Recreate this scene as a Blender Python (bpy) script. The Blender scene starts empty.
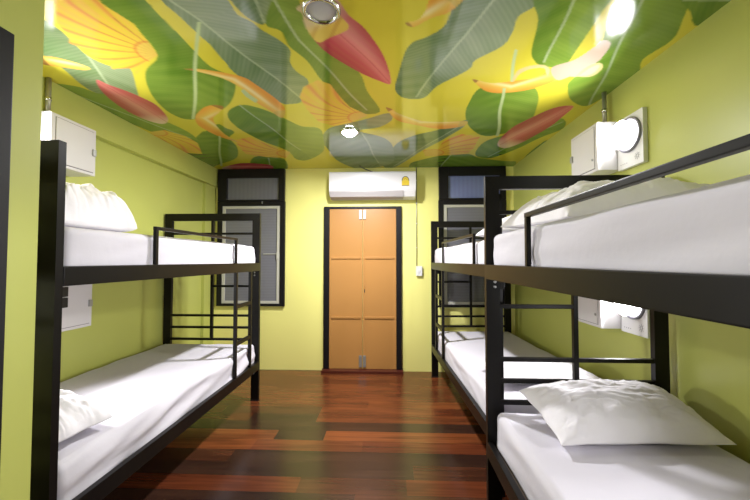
import bpy, bmesh, math, random
import numpy as np
from mathutils import Vector, Matrix, noise
C = bpy.context.scene
COL = C.collection
PI = math.pi

# ------------------------------------------------------------------ camera, light, exposure
cam_d = bpy.data.cameras.new('camera'); cam = bpy.data.objects.new('camera', cam_d); COL.objects.link(cam)
cam.location = (0, 0, 1.35)
cam.rotation_euler = (math.radians(91.77), 0, math.radians(2.4))
cam_d.sensor_width = 36; cam_d.lens = 36*345/750; cam_d.clip_start = 0.02
C.camera = cam
C.view_settings.view_transform = 'Standard'; C.view_settings.look = 'None'
C.view_settings.gamma = 1; C.view_settings.use_curve_mapping = False
C.view_settings.exposure = 0.10
w = bpy.data.worlds.new('world'); C.world = w; w.use_nodes = True
w.node_tree.nodes['Background'].inputs[0].default_value = (.02, .025, .04, 1)
w.node_tree.nodes['Background'].inputs[1].default_value = 1.0
DOWNLIGHT_FAR, FILL_OVERHEAD = 63, 6  # far one is the visible downlight; the other is an added fill
READING = 11.5
FILL_NEAR_HIGH, FILL_NEAR_LOW = 2, 9  # fill lamps added out of view by the nearest right bunk
WARM = (.98, .97, 1.0)

# ------------------------------------------------------------------ materials
def lin(c):
    return tuple(((v/255)/12.92 if v/255 <= .04045 else (((v/255)+.055)/1.055)**2.4) for v in c)
def mat(name, col, rough=.5, metal=0, spec=.5, bump=None, emit=None, coat=0, attr=None, var=0):
    m = bpy.data.materials.new(name); m.use_nodes = True
    nt = m.node_tree; N = nt.nodes; b = N['Principled BSDF']
    col = tuple(col)
    b.inputs['Base Color'].default_value = tuple(col) + (1,)
    b.inputs['Roughness'].default_value = rough; b.inputs['Metallic'].default_value = metal
    b.inputs['Specular IOR Level'].default_value = spec
    if coat: b.inputs['Coat Weight'].default_value = coat; b.inputs['Coat Roughness'].default_value = .08
    if emit:
        b.inputs['Emission Color'].default_value = (*WARM, 1); b.inputs['Emission Strength'].default_value = emit
    tc = N.new('ShaderNodeTexCoord')
    if bump:                                     # (scale xyz, strength, distance)
        mp = N.new('ShaderNodeMapping'); mp.inputs['Scale'].default_value = bump[0]
        nz = N.new('ShaderNodeTexNoise'); nz.inputs['Scale'].default_value = 1; nz.inputs['Detail'].default_value = 4
        bp = N.new('ShaderNodeBump'); bp.inputs['Strength'].default_value = bump[1]; bp.inputs['Distance'].default_value = bump[2]
        nt.links.new(tc.outputs['Object'], mp.inputs[0]); nt.links.new(mp.outputs[0], nz.inputs[0])
        nt.links.new(nz.outputs[0], bp.inputs['Height']); nt.links.new(bp.outputs[0], b.inputs['Normal'])
    if var:                                      # faint mottling of the paint itself
        n2 = N.new('ShaderNodeTexNoise'); n2.inputs['Scale'].default_value = 2.2; n2.inputs['Detail'].default_value = 5
        mx = N.new('ShaderNodeMixRGB'); mx.inputs[1].default_value = tuple(v*(1-var) for v in col)+(1,)
        mx.inputs[2].default_value = tuple(min(1, v*(1+var)) for v in col)+(1,)
        nt.links.new(tc.outputs['Object'], n2.inputs[0]); nt.links.new(n2.outputs[0], mx.inputs[0])
        nt.links.new(mx.outputs[0], b.inputs['Base Color'])
    if attr:
        a = N.new('ShaderNodeAttribute'); a.attribute_name = attr
        nt.links.new(a.outputs['Color'], b.inputs['Base Color'])
    return m
M = {}
M['green'] = mat('lime_paint', (.50, .53, .13), .36, bump=((60, 60, 60), .05, .002), var=.03)
M['yellow'] = mat('yellow_paint', (.95, .91, .30), .45, bump=((60, 60, 60), .05, .002), var=.02)
M['white_wall'] = mat('white_paint', (.75, .75, .70), .6, var=.02)
M['black'] = mat('black_metal', (.006, .005, .0045), .36, spec=.22, bump=((180, 180, 180), .06, .001), var=.1)
M['frame'] = mat('dark_stained_wood', (.007, .006, .008), .45, spec=.3, bump=((8, 60, 60), .1, .002), var=.15)
M['sheet'] = mat('white_sheet', (.67, .65, .71), .85, spec=.15, bump=((9, 9, 9), .25, .012), var=.01)
M['pillowcase'] = mat('white_pillowcase', (.84, .82, .855), .85, spec=.15, bump=((14, 14, 14), .35, .012), var=.01)
def creases(m, sc, strength, dist):
    nt = m.node_tree; N = nt.nodes; b = N['Principled BSDF']; old = b.inputs['Normal'].links[0].from_node
    tc = N.new('ShaderNodeTexCoord'); mp = N.new('ShaderNodeMapping'); mp.inputs['Scale'].default_value = sc
    mp.inputs['Rotation'].default_value = (.3, .2, .5)
    nz = N.new('ShaderNodeTexNoise'); nz.noise_dimensions = '3D'; nz.noise_type = 'RIDGED_MULTIFRACTAL'
    nz.inputs['Scale'].default_value = 1; nz.inputs['Detail'].default_value = 2; nz.inputs['Distortion'].default_value = .6
    bp = N.new('ShaderNodeBump'); bp.inputs['Strength'].default_value = strength; bp.inputs['Distance'].default_value = dist
    nt.links.new(tc.outputs['Object'], mp.inputs[0]); nt.links.new(mp.outputs[0], nz.inputs[0])
    nt.links.new(nz.outputs[0], bp.inputs['Height']); nt.links.new(old.outputs[0], bp.inputs['Normal']); nt.links.new(bp.outputs[0], b.inputs['Normal'])
creases(M['sheet'], (2.5, 1.2, 6), .6, .016)
creases(M['pillowcase'], (3, 6, 4), .6, .03)
M['steel_white'] = mat('white_steel', (.62, .60, .60), .4, var=.01)
M['groove'] = mat('grey_gap', (.16, .15, .15), .6, var=.02)
M['plate'] = mat('white_plastic', (.78, .78, .78), .35, var=.01)
M['bezel'] = mat('grey_bezel', (.22, .21, .25), .3, var=.02)
M['chrome'] = mat('chrome', (.62, .62, .58), .18, metal=1, var=.02)
M['steel'] = mat('brushed_steel', (.42, .42, .41), .5, metal=.7, var=.05)
M['lens_off'] = mat('frosted_lens', (.42, .42, .42), .25, var=.02)
M['lens_on'] = mat('lit_lens', (.9, .9, .9), .4, emit=60, var=.01)
M['glow'] = mat('lit_diffuser', (.9, .9, .9), .4, emit=16, var=.01)
M['door'] = mat('tan_door_paint', (.50, .245, .07), .40, bump=((3, 40, 3), .08, .002), var=.06)
M['sill'] = mat('red_brown_wood', (.09, .018, .012), .3, bump=((4, 40, 40), .1, .002), var=.2)
M['board'] = mat('plywood_base', (.10, .07, .045), .7, var=.1)
M['sash'] = mat('pale_aluminium', (.55, .54, .47), .4, var=.03)
M['ac'] = mat('white_casing', (.80, .79, .82), .28, var=.01)
M['ac_dark'] = mat('grey_louvre', (.50, .47, .48), .4, var=.02)
M['label_yellow'] = mat('yellow_sticker', (.75, .55, .03), .5, var=.02)
M['ink'] = mat('grey_ink', (.12, .12, .12), .6, var=.02)
M['faint_ink'] = mat('faint_ink', (.35, .35, .38), .6, var=.02)
M['socket'] = mat('black_plastic', (.012, .012, .014), .4, var=.05)
M['cable'] = mat('grey_cable', (.12, .11, .09), .5, var=.05)
M['pipe'] = mat('grey_conduit', (.38, .37, .30), .35, metal=.6, var=.05)
M['ceiling'] = mat('printed_glossy_ceiling', (.6, .5, .05), .10, spec=.55, attr='print')

def pane_mat(name, col, rib):
    m = mat(name, col, .16, spec=.5)
    nt = m.node_tree; N = nt.nodes; b = N['Principled BSDF']
    tc = N.new('ShaderNodeTexCoord'); wv = N.new('ShaderNodeTexWave'); wv.wave_type = 'BANDS'
    wv.bands_direction = rib[0]; wv.inputs['Scale'].default_value = rib[1]; wv.inputs['Distortion'].default_value = .3
    mx = N.new('ShaderNodeMixRGB'); mx.inputs[1].default_value = tuple(v*.96 for v in col)+(1,)
    mx.inputs[2].default_value = tuple(v*1.04 for v in col)+(1,)
    nt.links.new(tc.outputs['Object'], wv.inputs[0]); nt.links.new(wv.outputs['Fac'], mx.inputs[0])
    nt.links.new(mx.outputs[0], b.inputs['Base Color'])
    return m
M['pane_grey'] = pane_mat('frosted_grey_glass', (.17, .17, .195), ('X', 6))
M['pane_mesh'] = pane_mat('grey_insect_mesh', (.19, .19, .22), ('Z', 9))
M['pane_blue'] = pane_mat('blue_grey_glass', (.19, .23, .46), ('X', 6))

def floor_mat():
    m = mat('dark_hardwood_planks', (.1, .03, .01), .24, spec=.5)
    nt = m.node_tree; N = nt.nodes; b = N['Principled BSDF']
    a = N.new('ShaderNodeAttribute'); a.attribute_name = 'plank'
    tc = N.new('ShaderNodeTexCoord')
    mp = N.new('ShaderNodeMapping'); mp.inputs['Scale'].default_value = (2.0, 45, 1)
    nz = N.new('ShaderNodeTexNoise'); nz.inputs['Detail'].default_value = 6; nz.inputs['Scale'].default_value = 1
    r = N.new('ShaderNodeValToRGB'); r.color_ramp.elements[0].position = .3; r.color_ramp.elements[1].position = .75
    r.color_ramp.elements[0].color = (.68, .64, .64, 1); r.color_ramp.elements[1].color = (1.25, 1.2, 1.15, 1)
    mp2 = N.new('ShaderNodeMapping'); mp2.inputs['Scale'].default_value = (1.1, 6, 1)
    n2 = N.new('ShaderNodeTexNoise'); n2.inputs['Detail'].default_value = 3; n2.inputs['Scale'].default_value = 1.3
    r2 = N.new('ShaderNodeValToRGB'); r2.color_ramp.elements[0].position = .42; r2.color_ramp.elements[1].position = .58
    r2.color_ramp.elements[0].color = (.78, .76, .78, 1); r2.color_ramp.elements[1].color = (1.15, 1.15, 1.1, 1)
    mu = N.new('ShaderNodeMixRGB'); mu.blend_type = 'MULTIPLY'; mu.inputs[0].default_value = 1
    mv = N.new('ShaderNodeMixRGB'); mv.blend_type = 'MULTIPLY'; mv.inputs[0].default_value = 1
    L = nt.links.new
    L(tc.outputs['Object'], mp.inputs[0]); L(mp.outputs[0], nz.inputs[0]); L(nz.outputs[0], r.inputs[0])
    L(tc.outputs['Object'], mp2.inputs[0]); L(mp2.outputs[0], n2.inputs[0]); L(n2.outputs[0], r2.inputs[0])
    L(a.outputs['Color'], mu.inputs[1]); L(r.outputs[0], mu.inputs[2])
    L(mu.outputs[0], mv.inputs[1]); L(r2.outputs[0], mv.inputs[2]); L(mv.outputs[0], b.inputs['Base Color'])
    bp = N.new('ShaderNodeBump'); bp.inputs['Strength'].default_value = .12; bp.inputs['Distance'].default_value = .002
    L(nz.outputs[0], bp.inputs['Height']); L(bp.outputs[0], b.inputs['Normal'])
    return m
M['floor'] = floor_mat()

# ------------------------------------------------------------------ mesh helpers
def box(bm, x0, x1, y0, y1, z0, z1, bev=0):
    if x0 > x1: x0, x1 = x1, x0
    if y0 > y1: y0, y1 = y1, y0
    if z0 > z1: z0, z1 = z1, z0
    vs = [bm.verts.new((x, y, z)) for x in (x0, x1) for y in (y0, y1) for z in (z0, z1)]
    fs = [bm.faces.new([vs[i] for i in q]) for q in ((0,1,3,2),(4,6,7,5),(0,4,5,1),(2,3,7,6),(0,2,6,4),(1,5,7,3))]
    bmesh.ops.recalc_face_normals(bm, faces=fs)
    if bev:
        es = list({e for f in fs for e in f.edges})
        bmesh.ops.bevel(bm, geom=es, offset=bev, segments=2, profile=.7, affect='EDGES')
def prism(bm, pts, axis, a, b):
    """polygon pts in the two other axes, extruded along axis from a to b"""
    def P(p, t):
        if axis == 'x': return (t, p[0], p[1])
        if axis == 'y': return (p[0], t, p[1])
        return (p[0], p[1], t)
    A = [bm.verts.new(P(p, a)) for p in pts]; B = [bm.verts.new(P(p, b)) for p in pts]
    fs = [bm.faces.new(A), bm.faces.new(B[::-1])]
    for i in range(len(pts)):
        j = (i+1) % len(pts); fs.append(bm.faces.new((A[i], B[i], B[j], A[j])))
    bmesh.ops.recalc_face_normals(bm, faces=fs)
def tube(bm, pts, r, n=12):
    pts = [Vector(p) for p in pts]; rings = []
    for i, p in enumerate(pts):
        d = (pts[min(i+1, len(pts)-1)]-pts[max(i-1, 0)]).normalized()
        u = d.orthogonal().normalized() if i == 0 else (u - d*u.dot(d)).normalized()
        v = d.cross(u)
        rings.append([bm.verts.new(p+(u*math.cos(2*PI*k/n)+v*math.sin(2*PI*k/n))*r) for k in range(n)])
    for a, b in zip(rings, rings[1:]):
        for k in range(n): bm.faces.new((a[k], a[(k+1) % n], b[(k+1) % n], b[k]))
    bm.faces.new(rings[0][::-1]); bm.faces.new(rings[-1])
def lathe(bm, prof, mtx, n=40):
    """prof: list of (radius, height) about local z"""
    rings = []
    for r, z in prof:
        if r < 1e-6: rings.append([bm.verts.new(mtx @ Vector((0, 0, z)))])
        else: rings.append([bm.verts.new(mtx @ Vector((r*math.cos(2*PI*k/n), r*math.sin(2*PI*k/n), z))) for k in range(n)])
    for a, b in zip(rings, rings[1:]):
        for k in range(n):
            j = (k+1) % n
            if len(a) == 1 and len(b) == 1: continue
            if len(a) == 1: bm.faces.new((a[0], b[k], b[j]))
            elif len(b) == 1: bm.faces.new((a[k], a[j], b[0]))
            else: bm.faces.new((a[k], a[j], b[j], b[k]))
def obj(name, bm, m, parent=None, smooth=False):
    bmesh.ops.recalc_face_normals(bm, faces=bm.faces)
    me = bpy.data.meshes.new(name); bm.to_mesh(me); bm.free()
    me.materials.append(m)
    if smooth:
        for p in me.polygons: p.use_smooth = True
    o = bpy.data.objects.new(name, me); COL.objects.link(o)
    if parent: o.parent = parent
    return o
def bxo(name, b, m, parent=None, bev=0):
    bm = bmesh.new()
    for q in (b if isinstance(b[0], (list, tuple)) else [b]): box(bm, *q, bev=bev)
    return obj(name, bm, m, parent)
def tag(o, label, cat, group=None):
    o['label'] = label; o['category'] = cat
    if group: o['group'] = group
    return o
def thing(name, label, cat, loc=(0,0,0), rz=0, group=None):
    o = bpy.data.objects.new(name, None); COL.objects.link(o)
    o.location = loc; o.rotation_euler = (0, 0, rz); o.empty_display_size = .1
    return tag(o, label, cat, group)
def struct(o): o['kind'] = 'structure'; return o

# ------------------------------------------------------------------ room
H = 2.505; YB = 4.264; XR = 1.517; XL = -2.235; YF = -1.3
LIP = 0.10
# floor: planks that run across the room, each its own wood colour
random.seed(4)
OR = (.185, .055, .018); MO = (.150, .044, .016); RD = (.125, .033, .013); BR = (.075, .026, .013); DK = (.040, .018, .012)
ROWS = {0: [(-9, RD), (-.55, BR), (.1, RD)], 1: [(-9, DK), (.15, BR)], 2: [(-9, BR), (-1.1, DK), (-.1, DK)],
        3: [(-9, OR), (-1.0, MO), (-.2, RD)], 4: [(-9, OR), (-.88, DK), (-.50, OR)], 5: [(-9, DK), (-.3, DK)],
        6: [(-9, RD), (-1.2, DK), (-.62, MO)], 7: [(-9, MO), (-1.5, BR), (-.62, MO), (.4, RD)], 8: [(-9, MO), (-.2, OR)],
        9: [(-9, RD), (-.9, MO), (.3, MO)], 10: [(-9, MO), (.1, RD)], 11: [(-9, MO), (-.5, MO)], 12: [(-9, RD), (.0, MO)],
        -1: [(-9, DK), (-.2, BR)], -2: [(-9, BR), (.1, DK)], -3: [(-9, OR), (-.6, DK)], -4: [(-9, RD)]}
bm = bmesh.new(); cl = bm.loops.layers.float_color.new('plank')
y0 = 2.03; wdt = .147
k = -25
while y0+k*wdt < YB+.1:
    ya, yb = max(YF-.1, y0+k*wdt), min(YB+.1, y0+(k+1)*wdt)
    if yb > ya:
        row = ROWS.get(k) or [(-9, random.choice((RD, BR, MO))), (random.uniform(-1.3, .8), random.choice((DK, MO, RD)))]
        for i, (xs, c) in enumerate(row):
            xa = max(XL-.1, xs); xb = row[i+1][0] if i+1 < len(row) else XR+.1
            if xb <= xa: continue
            for (u0, u1, v0, v1, cc) in ((xa, xb, ya, yb-.0022, c), (xa, xb, yb-.0022, yb, tuple(v*.3 for v in c))):
                f = bm.faces.new([bm.verts.new(p) for p in ((u0, v0, 0), (u1, v0, 0), (u1, v1, 0), (u0, v1, 0))])
                for l in f.loops: l[cl] = tuple(cc)+(1,)
    k += 1
box(bm, XL-.1, XR+.1, YF-.1, YB+.1, -.1, -.004)
struct(obj('floor', bm, M['floor']))

struct(bxo('wall_back', (XL-.1, XR+.1, YB, YB+.12, 0, H+.05), M['yellow']))
struct(bxo('wall_front', (XL-.1, XR+.1, YF-.12, YF, 0, H+.05), M['green']))
struct(bxo('wall_right', (XR, XR+.1, YF, YB, 0, H+.05), M['green']))
struct(bxo('wall_left', (XL-.1, XL, YF, YB, 0, H+.05), M['green']))
# shallow beam along the top of the left wall and the pilaster that carries it at the far end
struct(bxo('trim_1', (XL, -2.17, 1.18, YB, 2.28, H), M['green'], bev=.003))
struct(bxo('trim_2', (XL, -2.20, 4.02, YB, 0, 2.28), M['green'], bev=.003))
# the wall that juts out beside the camera, with the doorway in it
bm = bmesh.new()
box(bm, -1.35, -1.25, 1.06, 1.174, 0, H); box(bm, -1.35, -1.25, .15, 1.06, 2.08, H)
box(bm, -1.35, -1.25, YF, .15, 0, H); box(bm, XL, -1.35, 1.074, 1.174, 0, H)
struct(obj('wall_partition', bm, M['green']))
# ceiling print: kind, outline, axis, in metres on the ceiling
SHAPES = [
  ('leaf',[(-1.292,1.418),(-1.1,1.427),(-1.086,1.557),(-1.071,1.797),(-1.056,1.981),(-0.988,2.096),(-1.063,2.287),(-1.242,2.527),(-1.532,2.698),(-1.665,2.713),(-1.718,2.578),(-1.683,2.378),(-1.586,2.17),(-1.467,1.997),(-1.304,1.86),(-1.264,1.665),(-1.255,1.606),(-1.284,1.484)],[(-0.925,1.598),(-1.588,2.696)]),
  ('leaf_grey',[(-0.996,1.425),(-0.744,1.436),(-0.717,1.553),(-0.664,1.609),(-0.639,1.661),(-0.571,1.749),(-0.538,1.837),(-0.577,1.95),(-0.57,2.056),(-0.525,2.177),(-0.624,2.438),(-0.724,2.482),(-0.785,2.463),(-0.883,2.253),(-0.948,2.063),(-0.949,1.934),(-0.953,1.784),(-0.972,1.7),(-0.995,1.568)],[(-0.985,1.443),(-0.911,1.592),(-0.626,2.392)]),
  ('leaf_grey',[(-0.7,1.438),(-0.552,1.444),(-0.514,1.474),(-0.598,1.619),(-0.649,1.61),(-0.692,1.541)],[(-0.596,1.442),(-0.605,1.612)]),
  ('leaf',[(-0.601,1.626),(-0.539,1.68),(-0.533,1.802),(-0.479,1.934),(-0.448,2.119),(-0.398,2.273),(-0.331,2.482),(-0.26,2.657),(-0.08,2.646),(-0.145,2.311),(-0.191,2.072),(-0.352,1.845),(-0.403,1.566),(-0.405,1.45),(-0.5,1.446)],[(-0.514,1.474),(-0.467,1.754),(-0.178,2.606)]),
  ('leaf_grey',[(0.327,1.486),(0.292,1.582),(0.27,1.677),(0.2,1.75),(0.116,1.803),(0.077,1.909),(0.055,2.14),(0.046,2.305),(0.105,2.423),(0.24,2.429),(0.322,2.263),(0.483,2.078),(0.499,1.975),(0.607,1.849),(0.617,1.728),(0.606,1.628),(0.663,1.554),(0.645,1.5)],[(0.472,1.498),(0.336,1.892),(0.189,2.411)]),
  ('leaf',[(0.649,1.5),(0.709,1.653),(0.783,1.892),(0.839,1.989),(0.912,2.053),(1.036,2.069),(1.042,1.968),(0.983,1.617),(0.95,1.512)],[(0.811,1.507),(0.905,2.012)]),
  ('leaf',[(0.994,1.514),(1.155,1.908),(1.155,2.222),(1.189,2.326),(1.313,2.504),(1.476,2.607),(1.532,2.395),(1.549,2.191),(1.454,2.015),(1.485,1.836),(1.41,1.682),(1.282,1.526)],[(1.107,1.519),(1.236,1.867),(1.503,2.642)]),
  ('leaf',[(1.282,1.526),(1.397,1.628),(1.539,1.73),(1.618,1.54)],[(1.302,1.55),(1.554,1.561)]),
  ('leaf',[(0.607,2.302),(0.577,2.458),(0.6,2.693),(0.702,3.003),(0.886,3.204),(1.074,3.112),(1.155,2.851),(1.11,2.592),(1.03,2.403),(0.93,2.289),(0.757,2.256)],[(0.767,2.309),(0.997,3.208)]),
  ('leaf',[(0.91,3.676),(0.931,3.368),(1.044,3.21),(1.243,3.072),(1.374,2.82),(1.52,3.037),(1.418,3.278),(1.31,3.594),(1.155,3.901),(0.988,3.857)],[(1.099,3.861),(1.25,3.325),(1.438,2.904)]),
  ('leaf',[(1.509,3.336),(1.486,3.602),(1.545,3.995),(1.616,3.921),(1.582,3.638)],[(1.515,3.392),(1.537,3.917)]),
  ('leaf_grey',[(0.075,3.36),(0.236,3.151),(0.422,3.037),(0.53,2.908),(0.646,2.829),(0.637,2.978),(0.558,3.164),(0.468,3.377),(0.326,3.652),(0.203,3.939),(0.046,4.274),(-0.077,4.178),(0.007,3.707)],[(0.639,2.87),(0.399,3.374),(0.057,4.184)]),
  ('leaf_grey',[(-0.595,3.091),(-0.495,2.93),(-0.224,2.793),(-0.01,2.667),(0.022,2.803),(-0.08,2.948),(-0.261,3.032),(-0.05,3.217),(0.049,3.574),(0.008,4.095),(-0.37,4.304),(-0.577,3.986),(-0.64,3.545),(-0.649,3.273)],[(-0.255,2.963),(-0.134,4.046)]),
  ('leaf',[(-1.27,2.633),(-1.107,2.482),(-0.978,2.538),(-0.872,2.687),(-0.766,2.897),(-0.62,2.947),(-0.61,3.167),(-0.715,3.608),(-0.933,3.891),(-1.06,3.847),(-1.078,3.527),(-1.237,3.221),(-1.317,2.918)],[(-1.145,2.283),(-1.081,2.641),(-0.932,3.533)]),
  ('leaf',[(-1.447,2.825),(-1.421,2.914),(-1.394,3.009),(-1.509,3.156),(-1.551,3.443),(-1.724,3.781),(-2.023,4.009),(-2.211,4.134),(-2.242,3.759),(-2.224,3.545),(-1.981,3.425),(-1.92,3.248),(-1.681,2.997),(-1.632,2.975)],[(-1.577,3.1),(-2.032,4.052)]),
  ('leaf',[(-1.631,3.942),(-1.449,3.718),(-1.196,3.841),(-1.316,4.312),(-1.698,4.296)],[(-1.365,3.796),(-1.494,4.305)]),
  ('leaf_grey',[(-1.675,1.553),(-1.648,1.611),(-1.67,1.703),(-1.705,1.843),(-1.656,1.946),(-1.553,1.971),(-1.677,2.193),(-1.806,2.373),(-1.887,2.355),(-2.012,2.261),(-2.01,2.127),(-1.963,1.943),(-1.98,1.871),(-1.914,1.779)],[(-1.671,1.763),(-1.824,2.122),(-1.898,2.252)]),
  ('leaf',[(-2.184,2.132),(-2.056,2.177),(-2.012,2.261),(-1.921,2.323),(-1.949,2.586),(-1.839,2.787),(-1.802,3.016),(-1.871,3.25),(-2.037,3.243),(-2.131,2.954),(-2.195,2.69),(-2.21,2.487),(-2.212,2.267)],[(-2.202,2.184),(-2.091,2.562),(-1.876,3.14)]),
  ('leaf',[(0.247,4.105),(0.352,3.945),(0.597,3.767),(0.852,3.743),(1.02,3.896),(1.351,4.027),(1.482,4.073),(1.404,4.331),(0.386,4.336)],[(0.663,3.77),(0.631,4.299)]),
  ('bunch',[(-1.436,1.412),(-1.53,1.493),(-1.614,1.576),(-1.648,1.68),(-1.704,1.727),(-1.656,1.79),(-1.696,1.853),(-1.623,1.906),(-1.67,1.977),(-1.535,1.972),(-1.568,2.049),(-1.415,1.925),(-1.298,1.851),(-1.28,1.762),(-1.264,1.665),(-1.25,1.599),(-1.284,1.484),(-1.292,1.418)],[(-1.287,1.851),(-1.516,1.493)]),
  ('bunch',[(-0.63,2.377),(-0.573,2.239),(-0.462,2.155),(-0.387,2.208),(-0.295,2.55),(-0.177,2.698),(-0.33,2.85),(-0.465,2.909),(-0.594,2.818),(-0.623,2.588)],[(-0.221,2.753),(-0.577,2.307)]),
  ('bunch',[(0.514,3.561),(0.523,3.295),(0.654,3.143),(0.847,3.228),(0.87,3.513),(0.83,3.742),(0.493,3.799),(0.393,3.795),(0.351,3.586)],[(0.458,3.691),(0.854,3.255)]),
  ('bunch',[(-1.486,3.21),(-1.301,3.138),(-1.161,3.459),(-1.055,3.594),(-1.162,3.804),(-1.374,3.758),(-1.551,3.642),(-1.517,3.413)],[(-1.097,3.661),(-1.504,3.294)]),
  ('bunch',[(-2.147,2.977),(-1.982,2.936),(-1.892,3.087),(-1.887,3.278),(-2.017,3.622),(-2.17,3.581),(-2.221,3.264)],[(-2.113,2.955),(-1.958,3.556)]),
  ('banana',[(-1.158,2.032),(-1.23,1.996),(-1.14,1.999),(-1.061,2.025),(-0.979,2.062),(-0.912,2.112),(-0.874,2.213),(-0.797,2.431),(-0.791,2.581),(-0.868,2.726),(-0.914,2.576),(-0.961,2.456),(-0.989,2.262),(-1.05,2.118)],[(-1.206,2.008),(-1.005,2.132),(-0.844,2.651)]),
  ('banana',[(-1.543,2.659),(-1.409,2.52),(-1.307,2.474),(-1.242,2.51),(-1.331,2.612),(-1.439,2.742),(-1.507,3.053),(-1.472,3.267),(-1.581,3.126),(-1.62,2.952),(-1.616,2.818)],[(-1.25,2.527),(-1.508,2.699),(-1.479,3.238)]),
  ('banana',[(-0.032,2.578),(0.013,2.597),(0.077,2.689),(0.279,2.834),(0.464,2.863),(0.642,2.85),(0.632,2.955),(0.445,3.015),(0.236,2.917),(0.063,2.805)],[(-0.033,2.613),(0.258,2.875),(0.643,2.891)]),
  ('banana',[(0.535,2.196),(0.567,2.198),(0.655,2.239),(0.748,2.23),(0.923,2.177),(0.975,2.077),(1.045,2.124),(1.066,2.219),(0.968,2.317),(0.854,2.367),(0.728,2.376),(0.634,2.33)],[(0.545,2.209),(0.807,2.31),(1.044,2.147)]),
  ('pink',[(0.975,2.077),(1.069,1.999),(1.112,1.888),(1.124,1.821),(1.187,1.857),(1.212,1.985),(1.191,2.086),(1.13,2.173),(1.066,2.219)],[(1.036,2.17),(1.155,1.855)]),
  ('pink',[(1.118,2.173),(1.161,2.064),(1.237,2.046),(1.278,2.134),(1.218,2.177)],[(1.118,2.173),(1.25,2.067)]),
  ('banana',[(0.082,1.647),(0.138,1.629),(0.171,1.577),(0.2,1.481),(0.335,1.487),(0.283,1.582),(0.204,1.618),(0.123,1.678)],[(0.092,1.655),(0.192,1.597),(0.292,1.508)]),
  ('flower',[(1.379,2.603),(1.246,2.631),(1.122,2.849),(1.059,3.018),(1.059,3.317),(1.094,3.492),(1.196,3.558),(1.301,3.383),(1.376,3.077),(1.385,2.763)],[(1.105,3.462),(1.379,2.603)]),
  ('flower',[(-0.384,1.492),(-0.427,1.533),(-0.403,1.566),(-0.409,1.648),(-0.372,1.808),(-0.314,1.921),(-0.191,2.072),(-0.059,2.184),(0.018,2.212),(-0.035,1.923),(-0.111,1.69),(-0.184,1.582),(-0.245,1.462),(-0.358,1.458)],[(-0.362,1.492),(0.018,2.225)]),
  ('creamcap',[(-0.384,1.492),(-0.427,1.533),(-0.403,1.566),(-0.409,1.648),(-0.376,1.774),(-0.307,1.744),(-0.194,1.672),(-0.23,1.573),(-0.26,1.473),(-0.358,1.458)],[(-0.403,1.509),(-0.277,1.722)]),
  ('flower',[(-1.868,2.096),(-1.835,2.16),(-1.785,2.242),(-1.744,2.361),(-1.738,2.489),(-1.803,2.707),(-1.912,2.805),(-2.007,2.698),(-2.027,2.512),(-1.969,2.277)],[(-1.851,2.766),(-1.868,2.096)]),
  ('flower',[(-2.085,4.185),(-1.843,4.017),(-1.671,3.982),(-1.44,4.077),(-1.478,4.258),(-1.82,4.34),(-2.055,4.281)],[(-2.085,4.185),(-1.446,4.166)]),
  ('banana',[(-1.98,1.841),(-1.912,1.844),(-1.838,1.897),(-1.793,1.961),(-1.848,1.981),(-1.931,1.955),(-2.05,1.908)],[(-1.998,1.87),(-1.805,1.961)]),
  ('stem',[(-0.934,1.598),(-0.915,1.599),(-1.583,2.716),(-1.608,2.715)],None),
  ('stem',[(0.754,2.308),(0.774,2.309),(1.016,3.209),(0.988,3.208)],None),
  ('stem',[(0.78,2.231),(0.8,2.232),(0.706,1.889),(0.686,1.879)],None),
  ('stem',[(-0.984,2.249),(-0.97,2.333),(-0.943,2.41),(-0.976,2.455),(-1.011,2.361),(-1.016,2.275)],None),
  ('stem',[(-1.587,3.1),(-1.568,3.101),(-2.041,4.096),(-2.065,4.095)],None),
  ('tendril',[(0.785,2.207),(0.784,2.102),(0.835,2.05),(0.919,2.043),(0.974,2.099),(0.986,2.167),(0.965,2.132),(0.928,2.075),(0.854,2.083),(0.809,2.137),(0.802,2.22)],None),
  ('tendril',[(1.161,2.163),(1.179,2.064),(1.231,2.036),(1.275,2.09),(1.268,2.179),(1.199,2.188),(1.248,2.155),(1.251,2.078),(1.226,2.056),(1.197,2.097),(1.18,2.176)],None),
]

def inside(poly, X, Y):
    r = np.zeros(X.shape, bool); n = len(poly)
    for i in range(n):
        x0_, y0_ = poly[i]; x1_, y1_ = poly[(i+1) % n]
        if y0_ == y1_: continue
        c = ((y0_ > Y) != (y1_ > Y)) & (X < (x1_-x0_)*(Y-y0_)/(y1_-y0_)+x0_); r ^= c
    return r
def smooth_poly(p):
    out = []; n = len(p)
    for i in range(n):
        a, b, c, d = (np.array(p[(i+j) % n]) for j in (-1, 0, 1, 2))
        for t in (0, .25, .5, .75):
            q = .5*(2*b+(c-a)*t+(2*a-5*b+4*c-d)*t*t+(3*b-a-3*c+d)*t**3); out.append(tuple(q))
    return out
def axis_coords(ax, X, Y):
    """distance along and signed distance across a polyline"""
    best = np.full(X.shape, 1e9); T = np.zeros(X.shape); Sg = np.zeros(X.shape); acc = 0
    for (x0_, y0_), (x1_, y1_) in zip(ax, ax[1:]):
        dx, dy = x1_-x0_, y1_-y0_; L = math.hypot(dx, dy); dx /= L; dy /= L
        t = np.clip((X-x0_)*dx+(Y-y0_)*dy, 0, L); d = np.hypot(X-x0_-t*dx, Y-y0_-t*dy)
        s = np.sign((X-x0_)*dy-(Y-y0_)*dx); m = d < best
        best = np.where(m, d, best); T = np.where(m, acc+(X-x0_)*dx+(Y-y0_)*dy, T); Sg = np.where(m, s, Sg); acc += L
    return T, best, Sg, acc
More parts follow.
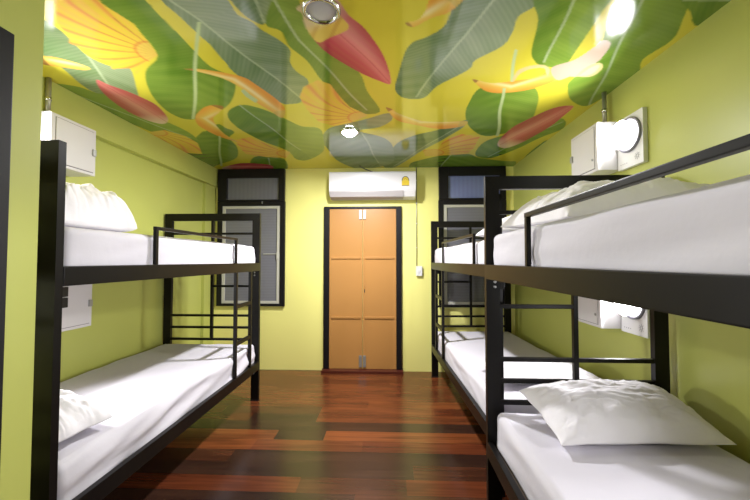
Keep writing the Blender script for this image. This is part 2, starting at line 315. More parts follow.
def paint(X, Y):
    """the printed artwork: banana leaves, bananas and flowers on yellow"""
    Y = np.where(Y < 1.46, 2.92-Y, Y)
    X = X+.006*np.sin(9*Y+3*X)
    n = np.sin(3.1*X+1.7*Y)*np.sin(2.3*Y-1.1*X)
    c = np.stack([.60+.05*n, .53+.04*n, .045+.01*n], -1)
    def mix(m, col, a=1.0):
        a = np.broadcast_to(a, m.shape)
        for i in range(3):
            v = np.broadcast_to(col[i], m.shape); c[..., i] = np.where(m, c[..., i]*(1-a)+v*a, c[..., i])
    for kind, out, ax in SHAPES:
        p = smooth_poly(out) if kind not in ('stem', 'bunch') else out
        xs = [q[0] for q in p]; ys = [q[1] for q in p]
        bb = (X > min(xs)) & (X < max(xs)) & (Y > min(ys)) & (Y < max(ys))
        if not bb.any(): continue
        m = np.zeros(X.shape, bool); m[bb] = inside(p, X[bb], Y[bb])
        if not m.any(): continue
        if kind == 'stem': mix(m, (.45, .55, .25)); continue
        if kind == 'tendril': mix(m, (.58, .48, .22)); continue
        T, D, Sg, L = axis_coords(ax, X, Y); u = np.clip(T/L, 0, 1)
        if kind in ('leaf', 'leaf_grey'):
            g = kind == 'leaf_grey'
            wob = .010*np.sin(7*T+3*D)
            vein = .5+.5*np.sin((T-D*.8+wob)*(2*PI/.031))
            fine = .5+.5*np.sin((T-D*.6+wob*2)*(2*PI/.14)+1.5*Sg)*np.sin(5.1*X-3.7*Y)
            cloud = .5+.5*np.sin(6.3*X+2.2*Y+1.0)*np.sin(4.7*Y-3.1*X+.5)
            A = np.array((.075, .15, .04) if g else (.085, .18, .016)); B = np.array((.32, .38, .23) if g else (.28, .40, .06))
            k_ = np.clip(.18*fine+(.18 if g else .09)*vein+.2*(Sg > 0)+.35*cloud*(1.15 if g else .8)-.05, 0, 1)
            mix(m, [A[i]+(B[i]-A[i])*k_ for i in range(3)])
            mix(m & (D < .007), (.42, .50, .30), .65)
        elif kind == 'banana':
            k_ = np.clip(D*13, 0, 1); hl = np.exp(-((Sg*D-.018)/.018)**2)*np.sin(PI*u)
            mix(m, [.72-.04*k_+.06*hl, .49-.19*k_+.20*hl, .09-.05*k_+.22*hl])
            mix(m & (u < .045), (.25, .12, .04), .8); mix(m & (u > .93), (.45, .40, .10), .5)
        elif kind == 'bunch':
            hx, hy = ax[0]; a = np.arctan2(Y-hy, X-hx); r = np.hypot(X-hx, Y-hy)
            a = a+.10*np.sin(r*7)
            s = .5+.5*np.cos(a*20); s2 = .5+.5*np.cos(a*40+1.2)
            mix(m, [.70-.05*s**6+.03*s2, .50-.19*s**8-.05*s2+.03*np.sin(r*9), .045+.02*s2])
            mix(m & (s > .985) & (r > .07) & (r < .30), (.30, .15, .03), .55)
            mix(m & (r > .11) & (r < .125), (.62, .16, .05), .6)
            mix(m & (r < .11), (.66, .46, .10), .6)
        elif kind == 'pink': mix(m, [.48+.06*u, .33+.10*u, .26+.08*u])
        elif kind == 'flower':
            k_ = np.clip(D*7, 0, 1); hl = np.exp(-((Sg*D-.05*(1-u))/(.03+.05*(1-u)))**2)
            st_ = .5+.5*np.sin(Sg*D*150+3*np.sin(u*5))
            mix(m, [.58-.22*k_+.12*hl, .065-.03*k_+.20*hl*(1-.5*u)+.02*st_, .10-.04*k_+.15*hl*(1-.5*u)])
            e = np.clip(1-u/.22, 0, 1); mix(m, (.66, .48, .36), e); mix(m & (D < .004), (.40, .03, .05), .5)
        elif kind == 'creamcap':
            s = .5+.5*np.sin(T*60+Sg*D*40); e = np.clip((u-.5)*4, 0, 1)
            mix(m, [.62+.05*e, .48+.0*s, .27-.18*e]); mix(m & (u > .6) & (s > .86), (.45, .24, .05), .5)
    return c
def make_ceiling():
    st = .008
    xs = np.arange(XL-.05, XR+.05+st, st); ys = np.arange(YF-.05, YB+.05+st, st)
    nx, ny = len(xs), len(ys)
    X, Y = np.meshgrid(xs, ys)
    h = st/4
    col = (paint(X-h, Y-h)+paint(X+h, Y-h)+paint(X-h, Y+h)+paint(X+h, Y+h))/4
    co = np.stack([X, Y, np.full(X.shape, H)], -1).reshape(-1, 3).astype(np.float32)
    i = (np.arange(ny-1)[:, None]*nx+np.arange(nx-1)[None, :]).ravel()
    quads = np.stack([i, i+nx, i+nx+1, i+1], -1).astype(np.int32)      # faces look down
    me = bpy.data.meshes.new('ceiling')
    me.vertices.add(len(co)); me.vertices.foreach_set('co', co.ravel())
    me.loops.add(quads.size); me.loops.foreach_set('vertex_index', quads.ravel())
    me.polygons.add(len(quads)); me.polygons.foreach_set('loop_start', np.arange(len(quads), dtype=np.int32)*4)
    me.update(calc_edges=True)
    a = me.color_attributes.new('print', 'FLOAT_COLOR', 'POINT')
    a.data.foreach_set('color', np.concatenate([col.reshape(-1, 3), np.ones((nx*ny, 1))], 1).astype(np.float32).ravel())
    me.materials.append(M['ceiling'])
    o = bpy.data.objects.new('ceiling', me); COL.objects.link(o)
    return struct(o)
make_ceiling()

# ------------------------------------------------------------------ door at the back
def wall_door():
    t = bpy.data.objects.new('door_1', None); COL.objects.link(t); t.location = (-.33, YB, 0); struct(t)
    def q(n, bs, m, par=t, bev=0):
        bs = bs if isinstance(bs[0], tuple) else [bs]
        return bxo(n, [(a+.33-.0, b+.33, c-YB, d-YB, e, f) for a, b, c, d, e, f in bs], m, par, bev)
    q('door_frame', [(-.811, -.745, YB-.035, YB-.001, 0, 2.02), (.085, .150, YB-.035, YB-.001, 0, 2.02), (-.745, .085, YB-.035, YB-.001, 1.992, 2.02)], M['frame'], bev=.003)
    q('threshold', (-.825, .165, YB-.11, YB-.001, 0, .028), M['sill'], bev=.005)
    for s, (a, b) in enumerate(((-.742, -.332), (-.328, .082))):
        lf = q('door_leaf', (a, b, YB-.022, YB-.001, .03, 1.99), M['door'], bev=.003)
        for z in (.655, 1.385):
            q('door_rail', (a+.025, b-.025, YB-.036, YB-.0222, z-.012, z+.012), M['door'], lf, bev=.003)
        # raised edging stile by the centre joint
        q('door_stile', ((b-.022, b-.002, YB-.028, YB-.0222, .04, 1.98) if s == 0 else (a+.002, a+.022, YB-.028, YB-.0222, .04, 1.98)), M['door'], lf, bev=.002)
    for z0, z1 in ((1.86, 1.975), (.055, .195)):
        for dx in (-.044, .006):
            h = bmesh.new()
            box(h, dx, dx+.036, -.040, -.029, z0, z1, bev=.003)
            for j in range(3):
                zc = z0+(z1-z0)*(j+.5)/3
                box(h, dx+.012, dx+.024, -.044, -.040, zc-.008, zc+.008, bev=.001)
            obj('hinge', h, M['steel'], t)
    h = bmesh.new(); box(h, .020, .030, -.034, -.0225, .96, 1.00, bev=.002); obj('keyhole', h, M['socket'], t)
    h = bmesh.new(); box(h, .012, .038, -.032, -.0225, 1.03, 1.07, bev=.003); obj('lock_plate', h, M['door'], t)
wall_door()
# door in the near left wall: only its dark frame and leaf
t = bpy.data.objects.new('door_2', None); COL.objects.link(t); t.location = (-1.25, .61, 0); struct(t)
bxo('door_frame', [(-.06, .008, .395, .462, 0, 2.10), (-.06, .008, -.465, -.40, 0, 2.10), (-.06, .008, -.40, .395, 2.035, 2.10)], M['frame'], t, .003)
bxo('door_leaf', (-.05, -.012, -.395, .39, .01, 2.03), M['frame'], t, .002)

# ------------------------------------------------------------------ windows
def window(name, x0, x1, blue, handle):
    t = bpy.data.objects.new(name, None); COL.objects.link(t); t.location = ((x0+x1)/2, YB, .786); struct(t)
    W = (x1-x0)/2; h = 2.497-.786; zt = 2.04-.786
    F = lambda *b: b
    bxo('window_frame', [(-W, -W+.06, -.04, -.001, 0, zt+.05), (W-.06, W, -.04, -.001, 0, zt+.05),
        (-W+.06, W-.06, -.04, -.001, 0, .03), (-W+.06, W-.06, -.04, -.001, zt-.005, zt+.05)], M['frame'], t, .003)
    tr = bxo('transom_frame', [(-W+.005, -W+.12, -.05, -.001, zt+.052, h), (W-.075, W-.005, -.05, -.001, zt+.052, h),
        (-W+.12, W-.075, -.05, -.001, h-.11, h), (-W+.12, W-.075, -.05, -.001, zt+.052, zt+.072)], M['frame'], t, .003)
    bxo('pane', (-W+.12, W-.075, -.02, -.012, zt+.072, h-.11), M['pane_blue' if blue else 'pane_grey'], tr)
    sa = bxo('window_sash', [(-W+.062, -W+.10, -.032, -.003, .032, zt-.007), (W-.10, W-.062, -.032, -.003, .032, zt-.007),
        (-W+.10, W-.10, -.032, -.003, .032, .065), (-W+.10, W-.10, -.032, -.003, zt-.04, zt-.007)], M['sash'], t, .003)
    bxo('insect_screen', (-W+.10, W-.10, -.018, -.012, .065, zt-.04), M['pane_mesh'], sa)
    if handle:
        b = bmesh.new(); box(b, W-.27, W-.09, -.03, -.0182, .643, .652, bev=.001)
        obj('screen_bar', b, M['sash'], sa)
        b = bmesh.new(); box(b, W-.10, W-.08, -.045, -.0322, .58, .67, bev=.004); obj('window_latch', b, M['sash'], sa)
    else:
        b = bmesh.new(); box(b, -W+.058, -W+.072, -.05, -.0322, .55, .66, bev=.004); obj('window_latch', b, M['sash'], sa)
    b = bmesh.new(); box(b, .14, .15, -.055, -.041, zt+.02, zt+.05, bev=.001); obj('window_catch', b, M['steel'], t)
window('window_1', -2.156, -1.300, False, True)
window('window_2', .601, 1.418, True, False)

# ------------------------------------------------------------------ bunk beds
def make_bunk(name_label, loc, rz, sx, sy, g0, g1, l0, l1, W=.955, L=2.06, bars=True, ends=(0, 1), group='black metal bunk beds'):
    """origin: outer aisle-side corner at the ladder end; sx: direction of the wall, sy: direction of the pillow end"""
    t = thing('bunk_bed', name_label, 'bunk bed', loc, rz, group)
    def bx(name, bs, parent=t, bev=.004):
        bs = bs if isinstance(bs[0], (tuple, list)) else [bs]
        return bxo(name, [(a*sx, b*sx, c*sy, d*sy, e, f) for a, b, c, d, e, f in bs], M['black'], parent, bev)
    PW, PD = .074, .032
    for ye in (0, L-PD):
        y1 = ye+PD
        for xa in (.002, W-PW):
            if not bars and ye > 0 and xa > .1: continue
            b = bmesh.new()
            hi = 1.813 if (bars or ye == 0) else 1.742
            o_, i_ = (xa, xa+PW) if xa < .1 else (xa+PW, xa)
            prism(b, [(o_*sx, .012), (i_*sx, .012), (i_*sx, 1.742), (o_*sx, hi-.0006)], 'y', ye*sy, y1*sy)
            p = obj('post', b, M['black'], t)
            b = bmesh.new(); box(b, (xa-.001)*sx, (xa+PW+.001)*sx, (ye-.001)*sy, (y1+.001)*sy, 0, .014, bev=.002)
            obj('foot_cap', b, M['socket'], p)
        if ye > 0 and not bars: continue
        # mitred top bar
        b = bmesh.new()
        prism(b, [(.002*sx, 1.813), (W*sx, 1.813), ((W-PW)*sx, 1.742), ((.002+PW)*sx, 1.742)], 'y', ye*sy, y1*sy)
        obj('top_bar', b, M['black'], t)
        yi = (ye+.004, y1-.004); c = W/2
        for z in (1.615, 1.485, .815, .700, .585):
            bx('crossbar', (PW, W-PW, yi[0], yi[1], z-.011, z+.011), bev=.003)
        bx('crossbar', (PW, c-.011, yi[0], yi[1], 1.090, 1.112), bev=.003)
        bx('centre_bar', (c-.0125, c+.0125, yi[0]-.001, yi[1]+.001, 1.33, 1.745), bev=.003)
        bx('centre_bar', (c-.0125, c+.0125, yi[0]-.001, yi[1]+.001, .58, 1.25), bev=.003)
        bx('end_rail', (PW, W-PW, ye+.002, y1-.002, 1.25, 1.328))
        bx('end_rail', (PW, W-PW, ye+.002, y1-.002, .302, .378))
    for z0, z1 in ((1.250, 1.328), (.300, .380)):
        bx('side_rail', (0, .030, PD+.0005, L-PD-.0005, z0, z1), bev=.004)
        bx('side_rail', (W-.030, W, PD, L-PD, z0, z1), bev=.004)
        bb = bmesh.new(); box(bb, .031*sx, (W-.031)*sx, (PD+.002)*sy, (L-PD-.002)*sy, z0+.022, z0+.040)
        obj('bed_base', bb, M['board'], t)
        for k in range(5):
            yy = .25+k*(L-.5)/4
            bx('base_slat', (.031, W-.031, yy-.02, yy+.02, z0+.001, z0+.0215), bev=.002)
    # guard rail: one bent square tube
    gz = 1.528
    bx('guard_rail', [(.006, .024, g0, g0+.022, 1.328, gz-.008), (.006, .024, g1-.022, g1, 1.328, gz-.008), (.005, .025, g0, g1, gz-.010, gz+.009)], bev=.003)
    # ladder on the aisle side
    for y in (l0, l1):
        bx('ladder_upright', (.003, .029, y-.013, y+.013, .3805, 1.2495), bev=.003)
    for z in (.965, .655):
        bx('ladder_rung', (.005, .027, l0+.0132, l1-.0132, z-.016, z+.016), bev=.003)
    # bracket and bolts beneath the side rail at each end
    for ye in (.006, L-.040):
        if (0 if ye < .1 else 1) not in ends: continue
        for z in (1.195,):
            b = bmesh.new()
            yf = ye*sy
            box(b, .0762*sx, .100*sx, (ye+.008)*sy, (ye+.012)*sy, z, z+.054, bev=.001)
            obj('bracket', b, M['black'], t)
            side = -1 if sy*1 > 0 and ye < .1 or sy < 0 and ye > .1 else 1
        yface = (ye < .1 and 0 or L)
        # bolts face the camera side (smaller y) of the frame
        nearest = min((0 if ye < .1 else L-PD)*sy, (PD if ye < .1 else L)*sy)
        for z in (1.235, 1.208, .285, .262):
            b = bmesh.new()
            mt = Matrix.Translation((.050*sx, nearest, z)) @ Matrix.Rotation(PI/2, 4, 'X')
            lathe(b, [(.0, .003), (.006, .0025), (.008, .0)], mt, 12)
            obj('bolt', b, M['steel'], t)
    return t

XO = .523
make_bunk('black metal bunk bed along the left wall under the white lockers', (-1.262, 3.343, 0), 0, -1, -1, .51, 1.52, .215, .515, L=2.087, ends=(0,))
make_bunk('black metal bunk bed on the right, the farther one, reaching the back wall', (.487, 4.095, 0), math.radians(2.65), 1, -1, .63, 1.71, .26, .62, W=.93, bars=False)
make_bunk('black metal bunk bed nearest the camera on the right, running out of the picture', (XO, -.125, 0), 0, 1, 1, .46, 1.50, .215, .515, ends=(1,))

# ------------------------------------------------------------------ mattresses
def coords(L, r, n):
    e = [0, .15*r, .4*r, .7*r, r]
    mid = [r+(L-2*r)*i/n for i in range(1, n)]
    return e+mid+[L-v for v in reversed(e)]
def mattress(label, loc, rz, sx, sy, W, L, T, seed, folds=.004, groove=None, group='white mattresses on the bunks', bulge=.0):
    r = .035
    xs, ys, zs = coords(W, r, 26), coords(L, r, 80), coords(T, r, 8)
    bm = bmesh.new(); V = {}
    def v(i, j, k):
        key = (i, j, k)
        if key in V: return V[key]
        p = Vector((xs[i], ys[j], zs[k]))
        q = Vector((min(max(p.x, r), W-r), min(max(p.y, r), L-r), min(max(p.z, r), T-r)))
        d = p-q
        if d.length > 1e-9: d.normalize()
        nrm = d.copy(); p = q+d*r
        s = seed*7.3
        top = max(0, nrm.z)
        f = noise.noise(Vector((p.x*3+s, p.y*2, s)))*.006*top
        f += noise.noise(Vector((p.x*13+s, p.y*7+p.x*5, s)))*.0018*top
        # sheet pulled along the long side
        side = 1 if abs(nrm.x) > .3 else 0
        ph = p.z*(26+6*math.sin(p.y*1.7+s))+p.y*3.0+2.0*noise.noise(Vector((p.y*2.2, p.z*6, s)))
        f += side*folds*(math.sin(ph)*.6+noise.noise(Vector((p.y*2.5+s, p.z*22+p.y*4, s)))*1.2)
        f += side*bulge*math.sin(PI*p.z/T)
        if nrm.y: f += .003*noise.noise(Vector((p.x*6, p.z*9, s)))
        if groove and abs(p.y-groove) < .05 and abs(nrm.x) > .5:
            f -= .010*math.exp(-((p.y-groove)/.010)**2)
        p = p+nrm*f
        if groove and abs(p.y-groove) < .05 and abs(nrm.x) > .5: pass
        V[key] = bm.verts.new((p.x*sx, p.y*sy, p.z)); return V[key]
    nx, ny, nz = len(xs)-1, len(ys)-1, len(zs)-1
    for i in range(nx):
        for j in range(ny):
            for k in (0, nz): bm.faces.new((v(i,j,k), v(i+1,j,k), v(i+1,j+1,k), v(i,j+1,k)))
    for i in range(nx):
        for k in range(nz):
            for j in (0, ny): bm.faces.new((v(i,j,k), v(i+1,j,k), v(i+1,j,k+1), v(i,j,k+1)))
    for j in range(ny):
        for k in range(nz):
            for i in (0, nx): bm.faces.new((v(i,j,k), v(i,j+1,k), v(i,j+1,k+1), v(i,j,k+1)))
    o = obj('mattress', bm, M['sheet'], None, True); o.location = loc; o.rotation_euler = (0, 0, rz)
    return tag(o, label, 'mattress', group)
zu, zl = 1.2915, .342
LM = 1.98
mattress('white sheeted mattress on the upper bunk of the left bed', (-1.296, 3.30, zu), 0, -1, -1, .88, LM, .198, 1, groove=1.47)
mattress('white sheeted mattress on the lower bunk of the left bed', (-1.296, 3.30, zl), 0, -1, -1, .88, LM, .205, 2, folds=.013, bulge=.004)
mattress('white sheeted mattress on the upper bunk of the farther right bed', (.524, 4.05, zu), math.radians(2.65), 1, -1, .858, LM, .197, 3)
mattress('white sheeted mattress on the lower bunk of the farther right bed', (.524, 4.05, zl), math.radians(2.65), 1, -1, .858, LM, .194, 4)
mattress('white sheeted mattress on the upper bunk of the nearest right bed', (.557, -.085, zu), 0, 1, 1, .88, LM, .2, 5, groove=1.525)
mattress('white sheeted mattress on the lower bunk of the nearest right bed', (.565, -.085, zl), 0, 1, 1, .88, LM, .207, 6, folds=.003)

# ------------------------------------------------------------------ pillows
def pillow(label, c, T, seed, crumple=1.0, low=.3, pe=2.6, ex=.62, group='white pillows'):
    """c: four corners (u-,v-), (u+,v-), (u+,v+), (u-,v+) in metres"""
    c = [Vector(p) for p in c]; ctr = sum(c, Vector())/4
    N_ = 100; bm = bmesh.new(); s = seed*11.7
    def pt(i, j, side):
        u, v = -1+2*i/N_, -1+2*j/N_
        u = math.sin(u*PI/2)*.35+u*.65; v = math.sin(v*PI/2)*.35+v*.65
        uu, vv = u*(1-.07*(1-v*v)), v*(1-.09*(1-u*u))
        a, b = (uu+1)/2, (vv+1)/2
        p = c[0]*(1-a)*(1-b)+c[1]*a*(1-b)+c[2]*a*b+c[3]*(1-a)*b
        h = (max(0, 1-abs(u)**pe)*max(0, 1-abs(v)**pe))**ex
        edge = max(abs(u), abs(v))
        if side > 0:
            f = h*T*(1-low)
            rad = math.atan2(v, u); rr = math.hypot(u, v)
            wr = noise.noise(Vector((u*2.3+s, v*2.3, s)))*.09*T
            wr += (.5-abs(noise.noise(Vector((u*2.0+3*v+s, v*5, s+3)))))*.07*T*crumple
            wr += math.sin(rad*14+6*noise.noise(Vector((u*2, v*2, s))))*.010*crumple*max(0, rr-.45)
            wr -= abs(noise.noise(Vector((u*4+s, v*1.6-u*2, s+9))))**.7*.05*crumple*T*2
            wr += noise.noise(Vector((u*9+s, v*9, s)))*.006*crumple
            wr -= max(0, .10-abs(noise.noise(Vector((u*3.1+v*1.3+s, v*2.2-u*1.2, s+21)))))*.055*crumple
            wr -= max(0, .08-abs(noise.noise(Vector((u*7+v*3+s, v*2.4-u*2, s+31)))))*.04*crumple
            f += wr*h**.5
        else: f = -h*T*low
        lat = noise.noise(Vector((u*1.8+s, v*1.8, s+5)))*.012*edge
        p = p+Vector((lat, -lat, f+(.002 if side > 0 else 0)))
        return p
    top = [[bm.verts.new(pt(i, j, 1)) for j in range(N_+1)] for i in range(N_+1)]
    bot = [[bm.verts.new(pt(i, j, -1)) for j in range(N_+1)] for i in range(N_+1)]
    for i in range(N_):
        for j in range(N_):
            bm.faces.new((top[i][j], top[i+1][j], top[i+1][j+1], top[i][j+1]))
            bm.faces.new((bot[i][j], bot[i][j+1], bot[i+1][j+1], bot[i+1][j]))
    for i in range(N_):
        bm.faces.new((top[i][0], bot[i][0], bot[i+1][0], top[i+1][0])); bm.faces.new((top[i][N_], top[i+1][N_], bot[i+1][N_], bot[i][N_]))
        bm.faces.new((top[0][i], top[0][i+1], bot[0][i+1], bot[0][i])); bm.faces.new((top[N_][i], bot[N_][i], bot[N_][i+1], top[N_][i+1]))
    base = ctr.copy()
    for v_ in bm.verts: v_.co -= base
    o = obj('pillow', bm, M['pillowcase'], None, True); o.location = base
    return tag(o, label, 'pillow', group)
pillow('plump crumpled white pillow on the upper bunk of the left bed', [(-1.40, 1.40, 1.53), (-2.12, 1.40, 1.55), (-2.14, 1.84, 1.56), (-1.40, 1.86, 1.53)], .23, 1, 1.5, low=.15, pe=7, ex=.35)
pillow('flat white pillow on the lower bunk of the left bed', [(-1.36, 1.325, .60), (-2.06, 1.325, .61), (-2.05, 1.90, .615), (-1.325, 1.625, .600)], .17, 2, 1.2, low=.22, pe=3.2, ex=.5)
pillow('white pillow with pointed corners leaning on the end bars of the nearest lower right bunk', [(.70, 1.475, .590), (1.43, 1.50, .592), (1.41, 1.87, .665), (.665, 1.845, .675)], .165, 3, .75, low=.25, pe=3.0, ex=.55)
pillow('wide white pillow behind the guard rail on the nearest upper right bunk', [(.66, 1.30, 1.515), (1.40, 1.32, 1.52), (1.41, 1.865, 1.56), (.60, 1.87, 1.53)], .20, 4, 1.2, low=.15, pe=3.2, ex=.5)
pillow('white pillow at the near end of the farther upper right bunk', [(.64, 2.11, 1.53), (1.35, 2.12, 1.535), (1.33, 2.55, 1.535), (.62, 2.54, 1.53)], .17, 5, 1.0, low=.2)
pillow('flat white pillow at the near end of the farther lower right bunk', [(.67, 2.20, .585), (1.36, 2.20, .587), (1.35, 2.62, .587), (.65, 2.62, .585)], .10, 6, 1.2, low=.2)

# ------------------------------------------------------------------ lockers and reading lamps on the side walls
def locker(label, side, y0, y1, xf, zt, h=.32, sockets=False):
    """side +1: right wall, -1: left wall; xf: x of the door face"""
    xw = XR-.001 if side > 0 else XL+.001
    t = thing('wall_locker', label, 'locker', (xw, (y0+y1)/2, zt-h), 0, 'white wall lockers')
    D = abs(xw-xf); L = (y1-y0)/2
    def q(name, a, b, c, d, e, f, m, par, bev=.002):
        return bxo(name, (-side*a, -side*b, c, d, e, f), m, par, bev)
    q('body', 0, D-.006, -L, L, 0, h, M['steel_white'], t, .003)
    q('door_gap', D-.0058, D-.0045, -L+.030, L-.018, .018, h-.018, M['groove'], t, 0)
    d = q('door', D-.0044, D, -L+.034, L-.022, .022, h-.022, M['steel_white'], t, .0015)
    q('door_surround', D-.0044, D-.002, -L+.001, -L+.029, .002, h-.002, M['steel_white'], t, .001)
    q('latch', D+.0002, D+.012, L-.036, L-.012, h*.42, h*.56, M['steel'], d, .002)
    b = bmesh.new(); lathe(b, [(0, .006), (.008, .005), (.009, 0)], Matrix.Translation((-side*(D+.0002), -L+.055, h*.26)) @ Matrix.Rotation(-side*PI/2, 4, 'Y'), 16)
    obj('lock', b, M['steel'], d)
    return t
locker('white steel locker high on the left wall above the upper bunk', -1, 1.975, 2.30, -2.04, 2.255)
locker('white steel locker low on the left wall above the lower bunk', -1, 1.975, 2.30, -2.04, 1.225)
locker('white steel locker high on the right wall above the farther upper bunk', 1, 2.30, 2.632, 1.362, 2.262)
locker('white steel locker low on the right wall above the farther lower bunk', 1, 2.30, 2.632, 1.362, 1.232)

def lamp_panel(label, side, y0, y1, xf, zt, h=.325, power=None):
    xw = XR-.001 if side > 0 else XL+.001
    D = abs(xw-xf); L = (y1-y0)/2
    t = thing('reading_lamp', label, 'wall lamp', (xw, (y0+y1)/2, zt-h), 0, 'square reading lamp panels')
    def q(name, a, b, c, d, e, f, m, par, bev=.002):
        return bxo(name, (-side*a, -side*b, c, d, e, f), m, par, bev)
    q('lamp_plate', 0, D, -L, L, 0, h, M['plate'], t, .004)
    R = Matrix.Translation((-side*(D+.0003), .0, h-.125)) @ Matrix.Rotation(-side*PI/2, 4, 'Y')
    b = bmesh.new(); lathe(b, [(.088, 0), (.107, 0), (.108, .010), (.104, .014), (.090, .013), (.088, .009), (.088, 0)], R, 48)
    obj('bezel', b, M['bezel'], t, True)
    b = bmesh.new(); lathe(b, [(.0, .052), (.035, .048), (.062, .036), (.080, .018), (.087, .001)], R, 48)
    obj('diffuser', b, M['glow'], t, True)
    # little sun mark and four dots printed on the plate
    for k in range(4):
        q('indicator_dot', D+.0002, D+.001, L-.030-.018*k, L-.036-.018*k, .028, .034, M['faint_ink'], t, 0)
    b = bmesh.new()
    for k in range(8):
        a = k*PI/4; p = Vector((0, math.cos(a), math.sin(a)))
        tube(b, [(-side*(D+.0008), -.065+.012*p.y, .052+.012*p.z), (-side*(D+.0008), -.065+.024*p.y, .052+.024*p.z)], .0012, 6)
    n = 16; tube(b, [(-side*(D+.0008), -.065+.009*math.cos(2*PI*k/n), .052+.009*math.sin(2*PI*k/n)) for k in range(n+1)], .0012, 6)
    obj('sun_mark', b, M['faint_ink'], t)
    la = bpy.data.lights.new('reading_light', 'AREA'); la.shape = 'DISK'; la.size = .17; la.energy = power or READING; la.color = WARM; la.spread = math.radians(150)
    lo = bpy.data.objects.new('reading_light', la); COL.objects.link(lo); lo.parent = t
    lo.location = (-side*(D+.058), 0, h-.125); lo.rotation_euler = (0, side*PI/2, 0)
    lo.visible_camera = True
    return t
lamp_panel('lit round reading lamp on white plate, high on the right wall', 1, 2.068, 2.296, 1.488, 2.255)
lamp_panel('lit reading lamp on white plate, low on the right wall above the lower bunk', 1, 2.068, 2.296, 1.488, 1.225)
lamp_panel('lit reading lamp on white plate, high on the left wall beside the locker', -1, 1.705, 1.97, -2.185, 2.25)
lamp_panel('lit reading lamp on white plate, low on the left wall beside the locker', -1, 1.705, 1.97, -2.185, 1.215)

lamp_panel('added fill lamp built like the reading lamps, high above the nearest upper right bunk', 1, .62, .85, 1.488, 2.255, power=FILL_NEAR_HIGH)  # unseen lamp, added to brighten the nearest upper pillow
lamp_panel('added fill lamp built like the reading lamps, low above the nearest lower right bunk', 1, .62, .85, 1.488, 1.225, power=FILL_NEAR_LOW)  # unseen lamp, added as low fill for the pillow and mattress below
# black twin socket on the lower left locker
t = thing('power_outlet', 'black twin power outlet on the low left locker door', 'power outlet', (-2.0395, 2.09, 1.05))
bxo('outlet_plate', [(0, .012, -.055, .015, .073, .135), (0, .012, -.055, .015, .005, .068)], M['socket'], t, .004)

# conduits from the ceiling down to the upper lockers
def conduit(label, x, y, z0):
    t = thing('conduit_pipe', label, 'pipe', (x, y, z0), 0, 'grey conduit pipes')
    b = bmesh.new(); tube(b, [(0, 0, 0), (0, 0, H-z0-.001)], .014, 16); obj('pipe', b, M['pipe'], t, True)
    b = bmesh.new(); tube(b, [(0, 0, .105), (0, 0, .125)], .0175, 16); obj('coupling', b, M['chrome'], t, True)
conduit('grey conduit pipe from the ceiling to the high locker on the left', -2.152, 2.06, 2.2553)
conduit('grey conduit pipe from the ceiling to the high locker on the right', 1.475, 2.40, 2.2623)

# ------------------------------------------------------------------ air conditioner
t = thing('air_conditioner', 'white split air conditioner mounted above the tan door', 'air conditioner', (-.203, YB, 2.10)); t.scale.z = .945
b = bmesh.new()
prof = [(-.001, .0), (-.10, .0), (-.165, .028), (-.200, .085), (-.206, .12), (-.204, .31), (-.19, .33), (-.001, .335)]
prism(b, prof, 'x', -.515, .515)
bmesh.ops.bevel(b, geom=[e for e in b.edges if abs((e.verts[0].co-e.verts[1].co).x) > .5], offset=.006, segments=2, affect='EDGES')
obj('casing', b, M['ac'], t)
b = bmesh.new(); prism(b, [(-.104, -.004), (-.168, .022), (-.203, .078), (-.207, .083), (-.207, .076), (-.172, .014), (-.104, -.010)], 'x', -.505, .37)
obj('louvre', b, M['ac_dark'], t)
bxo('display_panel', (.378, .505, -.2075, -.205, .086, .087), M['ac_dark'], t)
b = bmesh.new(); prism(b, [(-.104, -.004), (-.168, .022), (-.203, .078), (-.207, .083), (-.207, .076), (-.172, .014), (-.104, -.010)], 'x', .38, .507)
obj('corner_cover', b, M['ac'], t)
bxo('front_seam', (-.513, .513, -.2072, -.2060, .0855, .0875), M['ac_dark'], t)
b = bmesh.new(); prism(b, [(-.012+.022*math.cos(a*PI/8), .158+.007*math.sin(a*PI/8)) for a in range(16)], 'y', -.2075, -.2058)
obj('logo', b, M['faint_ink'], t)
st = bxo('energy_label', (.350, .436, -.2078, -.2060, .140, .205), M['label_yellow'], t)
bxo('label_footer', (.350, .436, -.2084, -.2079, .140, .147), M['ink'], st)
b = bmesh.new(); prism(b, [(.393+.040*math.cos(a*PI/14), .206+.052*math.sin(a*PI/14)) for a in range(15)], 'y', -.2072, -.2060)
obj('label_dial', b, M['label_yellow'], st)
b = bmesh.new(); tube(b, [(.393+.040*math.cos(a*PI/14), -.208, .206+.052*math.sin(a*PI/14)) for a in range(15)], .0045, 6)
obj('dial_rim', b, M['ink'], st)
b = bmesh.new(); tube(b, [(.393+.020*math.cos(a*PI/10), -.208, .206+.026*math.sin(a*PI/10)) for a in range(11)], .0015, 6)
obj('dial_rim', b, M['ink'], st)

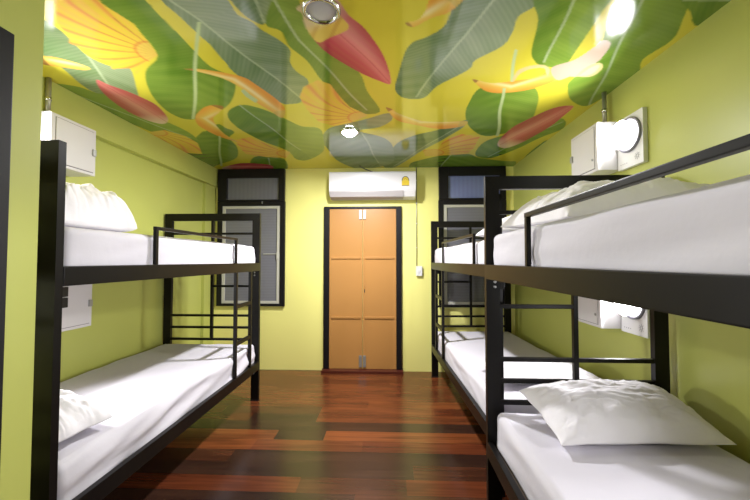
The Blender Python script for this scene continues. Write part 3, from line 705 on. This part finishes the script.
t = thing('surface_cable', 'grey cable running from the ceiling down past the air conditioner to the switch box', 'cable', (.335, YB-.008, 1.255))
b = bmesh.new(); tube(b, [(0, 0, 0), (0, 0, H-1.256)], .0055, 10); obj('cable', b, M['pipe'], t, True)
for z in (.25, .55, .80, 1.08):
    b = bmesh.new(); box(b, -.009, .009, -.008, .0075, z, z+.008, bev=.001); obj('cable_clip', b, M['plate'], t)
t = thing('switch_box', 'small white switch box on the yellow wall right of the door', 'switch', (.362, YB, 1.165))
bxo('back_box', (-.037, .037, -.036, -.001, 0, .118), M['plate'], t, .004)
bxo('rocker', (-.012, .012, -.042, -.0362, .04, .078), M['plate'], t, .002)
t = thing('drain_hose', 'short dark cable looping from the ceiling onto the air conditioner top', 'cable', (-.27, YB-.10, 2.425))
b = bmesh.new(); tube(b, [(.10, .03, -.004), (.07, .02, .010), (.0, .0, .030), (-.06, -.01, .055), (-.09, -.01, .079)], .006, 10); obj('cable', b, M['cable'], t, True)

# ------------------------------------------------------------------ ceiling downlights
def downlight(label, x, y, lit, power, r=.085, group='round recessed ceiling downlights'):
    t = thing('ceiling_downlight', label, 'ceiling light', (x, y, H), 0, group)
    F = Matrix.Identity(4)
    b = bmesh.new(); lathe(b, [(r*.76, -.002), (r*.80, -.012), (r*.92, -.015), (r, -.009), (r*1.02, -.0005)], F, 48); obj('trim_ring', b, M['chrome'], t, True)
    b = bmesh.new(); lathe(b, [(r*.77*math.sin(a*PI/16), -.003-(.042 if lit else .006)*math.cos(a*PI/16)) for a in range(9)], F, 48); obj('lens', b, M['lens_on' if lit else 'lens_off'], t, True)
    if power:
        la = bpy.data.lights.new('downlight_lamp', 'AREA'); la.shape = 'DISK'; la.size = r*1.5; la.energy = power; la.color = WARM
        lo = bpy.data.objects.new('downlight_lamp', la); COL.objects.link(lo); lo.parent = t; lo.location = (0, 0, -.05)
downlight('lit round ceiling downlight near the air conditioner', -.354, 3.04, True, DOWNLIGHT_FAR, .085)
downlight('round chrome rimmed ceiling downlight, unlit, on the big red banana flower', -.312, 1.545, False, 0, .088)
downlight('added fill light built like the downlights, overhead at the camera end', -.30, .05, True, FILL_OVERHEAD, .088)  # unseen, added above the camera to light the foreground
